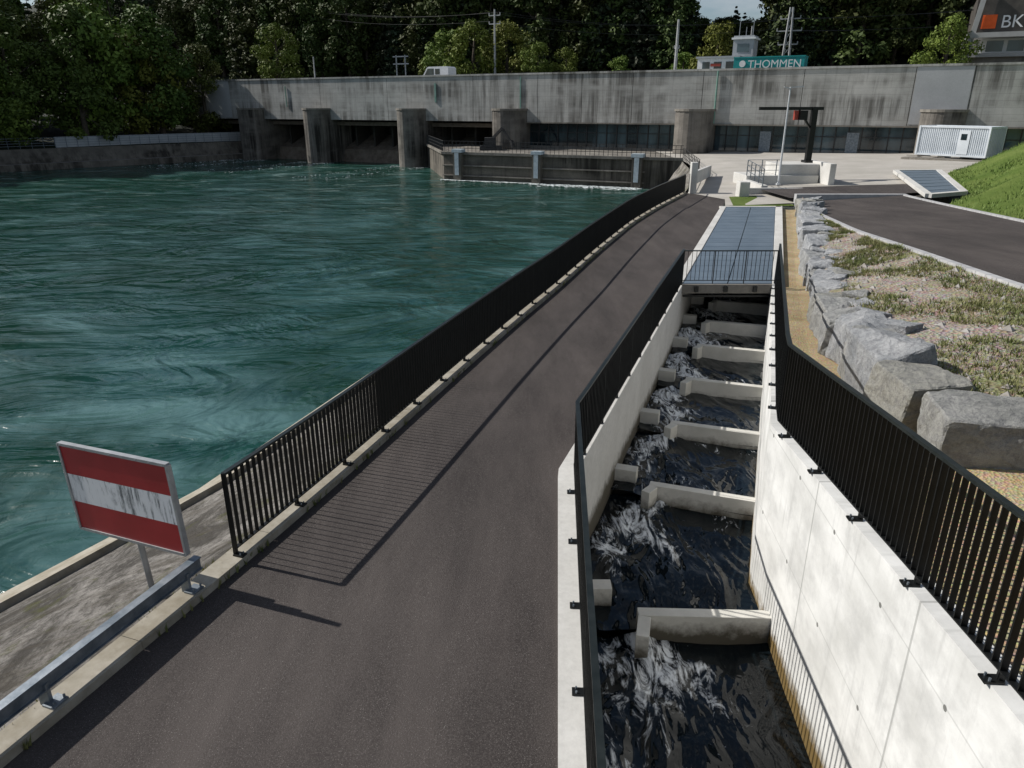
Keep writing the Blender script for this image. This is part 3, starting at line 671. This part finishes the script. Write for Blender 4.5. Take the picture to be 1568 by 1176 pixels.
m.hexa([(87.7,3,8.2),(89.6,3,8.2),(89.6,5.4,8.2),(87.7,5.4,8.2)],[(87.7,3,9.1),(89.2,3,9.1),(89.2,5.4,9.1),(87.7,5.4,9.1)],1); m.box(88,89.3,2.98,3,8.7,9.05,2); m.box(79.8,89.5,3.3,5.2,8.2,8.5,3)
for x in(80.8,82,88.6):
    for y in(3.1,5.1): m.cyl((x,y,8.25),(x,y+.3,8.25),.45,.45,14,3)
dobj(m,'body',[TEAL,WHITE,GLASS,TYRE],tr)
def text(name,body,size,mt,mw,parent,ex=.01):
    c=bpy.data.curves.new(name,'FONT'); c.body=body;c.size=size;c.extrude=ex; c.materials.append(mt); o=bpy.data.objects.new(name,c); sc.collection.objects.link(o); o.matrix_world=mw; o.parent=parent; return o
TM=lambda s_,d_,z: DM@Matrix.Translation((s_,d_,z))@Matrix.Rotation(math.pi/2,4,'X')
text('lettering','THOMMEN',1.15,WHITE,TM(81.4,2.9,9.15),tr)
m=MB(); m.cyl((80.8,2.95,9.6),(80.8,2.9,9.6),.35,.35,16); dobj(m,'logo_disc',[WHITE],tr)
pb=empty('powerhouse_building'); m=MB()
m.box(103.2,135,14,34,6,10.2,0); m.box(102.8,136,13.5,35,10.2,10.6,1); m.box(104.2,135,15,34,10.6,12.1,2); m.box(102.6,136,12.5,35,12.1,12.6,1); m.box(103.0,136,13.2,35,12.6,16.5,5)
for i in range(14): m.box(104.7+i*2,106.3+i*2,14.97,15,10.8,11.9,3)
m.beam((102.6,12.8,8),(103.6,12.8,17),.35,.5,1)
m.box(103.75,105.1,13.1,13.2,13.0,14.35,4)
dobj(m,'walls',[CON_OLD,simple('fascia',(.35,.35,.34),(.42,.42,.41),1,.6),WHITE,GLASS,simple('orange_paint',(.75,.10,.01),(.85,.13,.02),2,.5),simple('brown_cladding',(.05,.045,.04),(.09,.08,.07),1,.6)],pb)
text('lettering','BKW',1.75,WHITE,TM(105.5,13.1,13.05),pb)
def pole(name,s_,d_,z0,z1,arms=(),lattice=False,r=.14):
    m=MB()
    if lattice:
        w=.55; n=10
        for i in range(n):
            za=z0+(z1-z0)*i/n;zb=z0+(z1-z0)*(i+1)/n; wa=w*(1-i/n*.7);wb=w*(1-(i+1)/n*.7)
            ca=[(s_+x*wa,d_+y*wa,za) for x,y in((-1,-1),(1,-1),(1,1),(-1,1))];cb=[(s_+x*wb,d_+y*wb,zb) for x,y in((-1,-1),(1,-1),(1,1),(-1,1))]
            for k in range(4): m.beam(ca[k],cb[k],.13,.13); m.beam(ca[k],cb[(k+1)%4],.07,.07)
    else: m.cyl((s_,d_,z0),(s_,d_,z1),r,r*.6,8)
    for z,wd in arms: m.beam((s_-wd,d_,z),(s_+wd,d_,z),.14,.14); [m.cyl((s_+x,d_,z),(s_+x,d_,z+.35),.07,.07,6) for x in(-wd,wd)]
    dobj(m,'structure',[simple('weathered_zinc',(.30,.31,.31),(.42,.43,.43),3,.6) if not bpy.data.materials.get('weathered_zinc') else bpy.data.materials['weathered_zinc']],empty(name))
pole('utility_pole',42.5,14,7.5,18.2,((17.4,.9),(16.3,.9)),r=.2)
pole('utility_pole',11,10,7.5,12.6)
pole('steel_mast',70.7,11,7.5,15.3,((12,.3),),r=.24)
pole('electricity_pylon',82.7,20,7.5,16.9,((15.6,1.2),(14.2,1.5),(12.6,1.2)),True)
pole('utility_pole',78.8,16,7.5,14.6)
pole('electricity_pylon',-40,45,14,31,((29,2.5),(26,3)),True)
m=MB(); m.beam((29,8,7.8),(29,8,12.2),.15,.15);m.beam((30.6,8,7.8),(30.6,8,12.2),.15,.15);m.beam((28.4,8,12),(31.2,8,12),.15,.15); m.beam((28.4,8,11),(31.2,8,11),.15,.15); dobj(m,'frame',[GALV],empty('switchgear_gantry'))
m=MB()
def wire(p,q,sag):
    pts=[V(p).lerp(V(q),t/14)-V((0,0,sag*4*(t/14)*(1-t/14))) for t in range(15)]
    for a_,b_ in zip(pts[:-1],pts[1:]): m.beam(a_,b_,.035,.035)
for dz,ds in((17.8,-.9),(17.8,.9),(16.7,-.9)):
    wire((42.5+ds,14,dz),(82.7+ds,20,dz-2.2),1.2); wire((42.5+ds,14,dz),(-40+ds,45,dz+11),2.2)
for k in(-1.2,0,1.2): wire((82.7+k,20,15.6),(150+k,30,22),2); wire((82.7+k,20,14.2),(150+k,30,20),2)
dobj(m,'wires',[STEEL],empty('power_lines'))
# ------------------------------------------------------------------ left bank
bl=[(-140,-60),(-112,30),(-88,66),(-65.4,96.2),(-50,113),(-40.5,124)]
m=MB()
def strip(pa,pb,za,zb,mi): m.loft([(*p,za) for p in pa],[(*p,zb) for p in pb],mi)
def shift(pts,d):
    out=[]
    for i,p in enumerate(pts):
        a_=V(pts[max(0,i-1)]);b_=V(pts[min(len(pts)-1,i+1)]); t=(b_-a_).normalized(); out.append((p[0]-t.y*d,p[1]+t.x*d))
    return out
strip(bl,shift(bl,.4),-4,-2.0,0); strip(shift(bl,.4),shift(bl,1.3),-2.0,-1.95,1); strip(shift(bl,1.3),shift(bl,2.2),-1.95,-.2,0); strip(shift(bl,2.2),shift(bl,2.6),-.2,-.2,1)
m.obj('riverbank_wall',[CON_QUAY,CON_OLD])
m=MB(); p0=shift(bl,3.2); strip(shift(bl,2.6),p0,-.2,.1,0); strip(p0,shift(bl,12),.1,1.5,0); strip(shift(bl,12),shift(bl,120),1.5,16,0); strip(shift(bl,120),shift(bl,500),16,60,0)
m.obj('left_bank_ground',[FLOOR])
q=shift(bl,2.5)
simplefence('riverside_fence',[(*p,-.15) for p in q[1:]],1.3,1.4,rails=4,mt=GALV,r=.026)
m=MB(); q=shift(bl,2.9); a_=V((*q[3],0)).lerp(V((*q[4],0)),.35); b_=V((*q[5],0)); m.beam(a_+V((0,0,.5)),b_+V((0,0,.5)),.4,1.3); m.beam(a_+V((0,0,1.18)),b_+V((0,0,1.18)),.5,.06); m.obj('boundary_wall',[concrete('pale_wall',(.38,.40,.42),(.5,.52,.54),sc1=.8)])
# ------------------------------------------------------------------ trees
def leafcloud(cen,rad,n,size,rs,flat=.85):
    k=len(cen); idx=rs.randint(0,k,n); dirs=rs.normal(size=(n,3)); dirs/=np.linalg.norm(dirs,axis=1)[:,None]
    rr=rs.uniform(.35,1,n)**.6; pos=cen[idx]+dirs*rr[:,None]*rad[idx][:,None]*np.array([1,1,flat])
    nr=dirs*.8+rs.normal(size=(n,3))*.55+np.array([0,0,.35]); nr/=np.linalg.norm(nr,axis=1)[:,None]
    t=np.cross(nr,rs.normal(size=(n,3))); t/=np.linalg.norm(t,axis=1)[:,None]; b=np.cross(nr,t); s=size*rs.uniform(.6,1.3,n)[:,None]
    v=np.stack([pos-t*s,pos-b*s*.55,pos+t*s,pos+b*s*.55],1).reshape(-1,3); return v
def tree(name,H,Rc,ncl,nl,ls,seed,mt,kind='d',base=.22):
    rs=np.random.RandomState(seed); rr=random.Random(seed); mb=MB()
    mb.cyl((0,0,-1),(0,0,H*.5),Rc*.06+.08,Rc*.035+.05,8,0); mb.cyl((0,0,H*.5),(rr.uniform(-.3,.3),rr.uniform(-.3,.3),H*.9),Rc*.035+.05,.04,6,0)
    cen=[];rad=[]
    if kind=='d':
        for i in range(ncl):
            z=rs.uniform(0,1); a=rs.uniform(0,6.28); prof=math.sin(math.pi*(.12+.86*z))**.7
            r=Rc*prof*rs.uniform(.35,.92)
            p=np.array([math.cos(a)*r,math.sin(a)*r,H*(base+(1-base)*z*.9)]); cen.append(p); rad.append(Rc*rs.uniform(.2,.38))
            if i%3==0: mb.cyl((0,0,max(H*.2,p[2]-r*.8)),tuple(p),.09,.03,5,0)
    else:
        L=13
        for i in range(L):
            z=i/L; r=Rc*(1-z)**.85*rs.uniform(.8,1.1); k=max(3,int(7*(1-z)+2))
            for j in range(k):
                a=6.28*j/k+rs.uniform(-.4,.4)
                for f in(.25,.55,.9): cen.append(np.array([math.cos(a)*r*f,math.sin(a)*r*f,H*(.12+.86*z)-f*r*.25])); rad.append(max(.45,r*.30))
        cen.append(np.array([0,0,H*.97]));rad.append(.4)
    cen=np.array(cen);rad=np.array(rad); v=leafcloud(cen,rad,nl,ls,rs,.85 if kind=='d' else .8)
    k=len(mb.v); mb.v+=v.tolist(); n=len(v)//4; mb.f+=[(k+4*i,k+4*i+1,k+4*i+2,k+4*i+3) for i in range(n)]; mb.m+=[1]*n
    me=bpy.data.meshes.new(name); me.from_pydata(mb.v,[],mb.f); me.materials.append(BARK); me.materials.append(mt); me.polygons.foreach_set('material_index',mb.m); me.update(); return me
FT=[tree('ft%d'%i,20,5.4,46,4200,.36,i,LEAF_F,base=.06) for i in range(4)]
FCn=[tree('fc%d'%i,23,4.1,0,3600,.40,20+i,LEAF_C,'c') for i in range(3)]
BT=[tree('bt%d'%i,10,4.2,40,6000,.21,40+i,LEAF_B,base=.1) for i in range(3)]
LT=[tree('lt%d'%i,17,5.2,60,11000,.25,60+i,LEAF_M,base=.04) for i in range(4)]
DI=DM.inverted()
def hh(x,y):
    p=DI@V((x,y,0)); d=p.y
    u_=x/max(y,1); k=min(1,max(0,(abs(u_-.272)-.06)/.06)); k=k*k*(3-2*k)
    sl=.06+.34*k
    return 7+max(0,d-28)*sl+2*noise.noise(V((x*.02,y*.02,0)))
mb=MB(); G=[]
for i in range(71):
    row=[]
    for j in range(26):
        s_=-260+i*10; d_=14+j*14; p=DM@V((s_,d_,0)); row.append((p.x,p.y,hh(p.x,p.y)))
    G.append(row)
for i in range(70):
    for j in range(25): mb.face([G[i][j],G[i+1][j],G[i+1][j+1],G[i][j+1]])
mb.obj('wooded_hill',[FLOOR],smooth=True)
fo=empty('forest')
def inst(me,name,p,s,parent=None):
    o=bpy.data.objects.new(name,me); sc.collection.objects.link(o); o.location=p; o.rotation_euler=(R.uniform(-.04,.04),R.uniform(-.04,.04),R.uniform(0,6.28)); o.scale=(s*R.uniform(.9,1.15),s*R.uniform(.9,1.15),s); o.parent=parent; return o
cnt=0
for i in range(1700):
    s_=R.uniform(-110,175); d_=34+R.random()**1.4*125; p=DM@V((s_,d_,0)); u_=p.x/p.y
    if abs(u_)>.9 : continue
    nt=abs(u_-.272)
    if nt<.060 and d_<135: continue
    sc_=R.uniform(.75,1.15)
    if nt<.065: sc_*=.75
    me=R.choice(FCn) if R.random()<.4 else R.choice(FT)
    inst(me,'tree',(p.x,p.y,hh(p.x,p.y)-.5),sc_,fo); cnt+=1
for i in range(100):
    u_=.272+R.uniform(-.09,.09); y_=R.uniform(215,300); x_=u_*y_; inst(R.choice(FT),'tree',(x_,y_,hh(x_,y_)-.5),R.uniform(.6,.85),fo)
print('forest',cnt)
for (x,y,s_,z,k) in [(-66,103,1.0,.6,0),(-72,100,1.15,.8,1),(-60,108,1.05,.6,2),(-54,119,1.1,.6,3),(-80,95,1.1,1,2),(-76,88,.95,1,0),(-88,84,1.2,1,3),(-50,126,.85,.5,1),(-64,116,1.25,1.5,0),(-84,106,1.3,2,1),(-73,112,1.3,2,3),(-60,110.5,.55,.4,1),(-70,94.5,.6,.6,3),(-94,74,1.1,1,0),(-92,92,1.3,2,2),(-68,99.5,.45,.1,2),(-75,88,.5,.2,0),(-78,120,1.5,3,2),(-62,126,1.3,3,0)]:
    inst(LT[k],'riverside_tree',(x,y,z),s_)
inst(BT[0],'riverside_tree',(-60,113,.8),1.9); inst(BT[2],'riverside_tree',(-56,118,.6),1.5); inst(BT[1],'riverside_tree',dp(-3,16,7.5),1.15); inst(BT[1],'riverside_tree',(-68,101,.6),1.2)
for s_,d_,sc_,k in [(33,16,.95,0),(38,15,1.05,1),(43,17,1.0,2),(49,15,.7,0),(53,16,.6,1),(73,22,.9,2),(68,24,.55,0),(101,11,.75,1),(59,22,.5,2),(27,20,.6,1)]:
    p=dp(s_,d_,7.2); inst(BT[k],'broadleaf_tree',p,sc_*1.0)
# ------------------------------------------------------------------ light
SD=(-1.31,.47)
EL=math.radians(38.4); az=math.atan2(*SD)
w=bpy.data.worlds.new('World'); sc.world=w; w.use_nodes=True; nt=w.node_tree
bg=nt.nodes['Background']; sk=nt.nodes.new('ShaderNodeTexSky'); sk.sky_type='NISHITA'; sk.sun_disc=False; sk.sun_elevation=EL; sk.sun_rotation=az%(2*math.pi); sk.altitude=400
tc=nt.nodes.new('ShaderNodeTexCoord'); mp=nt.nodes.new('ShaderNodeMapping'); mp.inputs['Scale'].default_value=(1,1,3.2)
nz=nt.nodes.new('ShaderNodeTexNoise'); nz.inputs['Scale'].default_value=2.6;nz.inputs['Detail'].default_value=9; nz.inputs['Roughness'].default_value=.6
mr=nt.nodes.new('ShaderNodeMapRange'); mr.inputs[1].default_value=.46;mr.inputs[2].default_value=.66; mr.inputs[4].default_value=.8
mx=nt.nodes.new('ShaderNodeMix'); mx.data_type='RGBA'; mx.inputs[7].default_value=(7.5,7.8,8.2,1)
l=nt.links.new; l(tc.outputs['Generated'],mp.inputs[0]); l(mp.outputs[0],nz.inputs['Vector']); l(nz.outputs[0],mr.inputs[0]); l(mr.outputs[0],mx.inputs[0]); l(sk.outputs[0],mx.inputs[6]); l(mx.outputs[2],bg.inputs[0]); bg.inputs[1].default_value=.076
sl=bpy.data.lights.new('sun','SUN'); sl.energy=5.0; sl.angle=math.radians(.5); sl.color=(1,.96,.90); so=bpy.data.objects.new('sun',sl); sc.collection.objects.link(so)
dv=V((-SD[0],-SD[1],-1.105)); so.rotation_euler=dv.to_track_quat('-Z','Y').to_euler()
cam=bpy.data.cameras.new('camera'); cam.sensor_width=36; cam.lens=25.5; cam.clip_end=6000; cam.clip_start=.05
co=bpy.data.objects.new('camera',cam); sc.collection.objects.link(co); co.location=(0,0,5.2); co.rotation_euler=(math.radians(69),0,0); sc.camera=co
sc.view_settings.view_transform='Standard'; sc.view_settings.look='None'; sc.view_settings.exposure=0
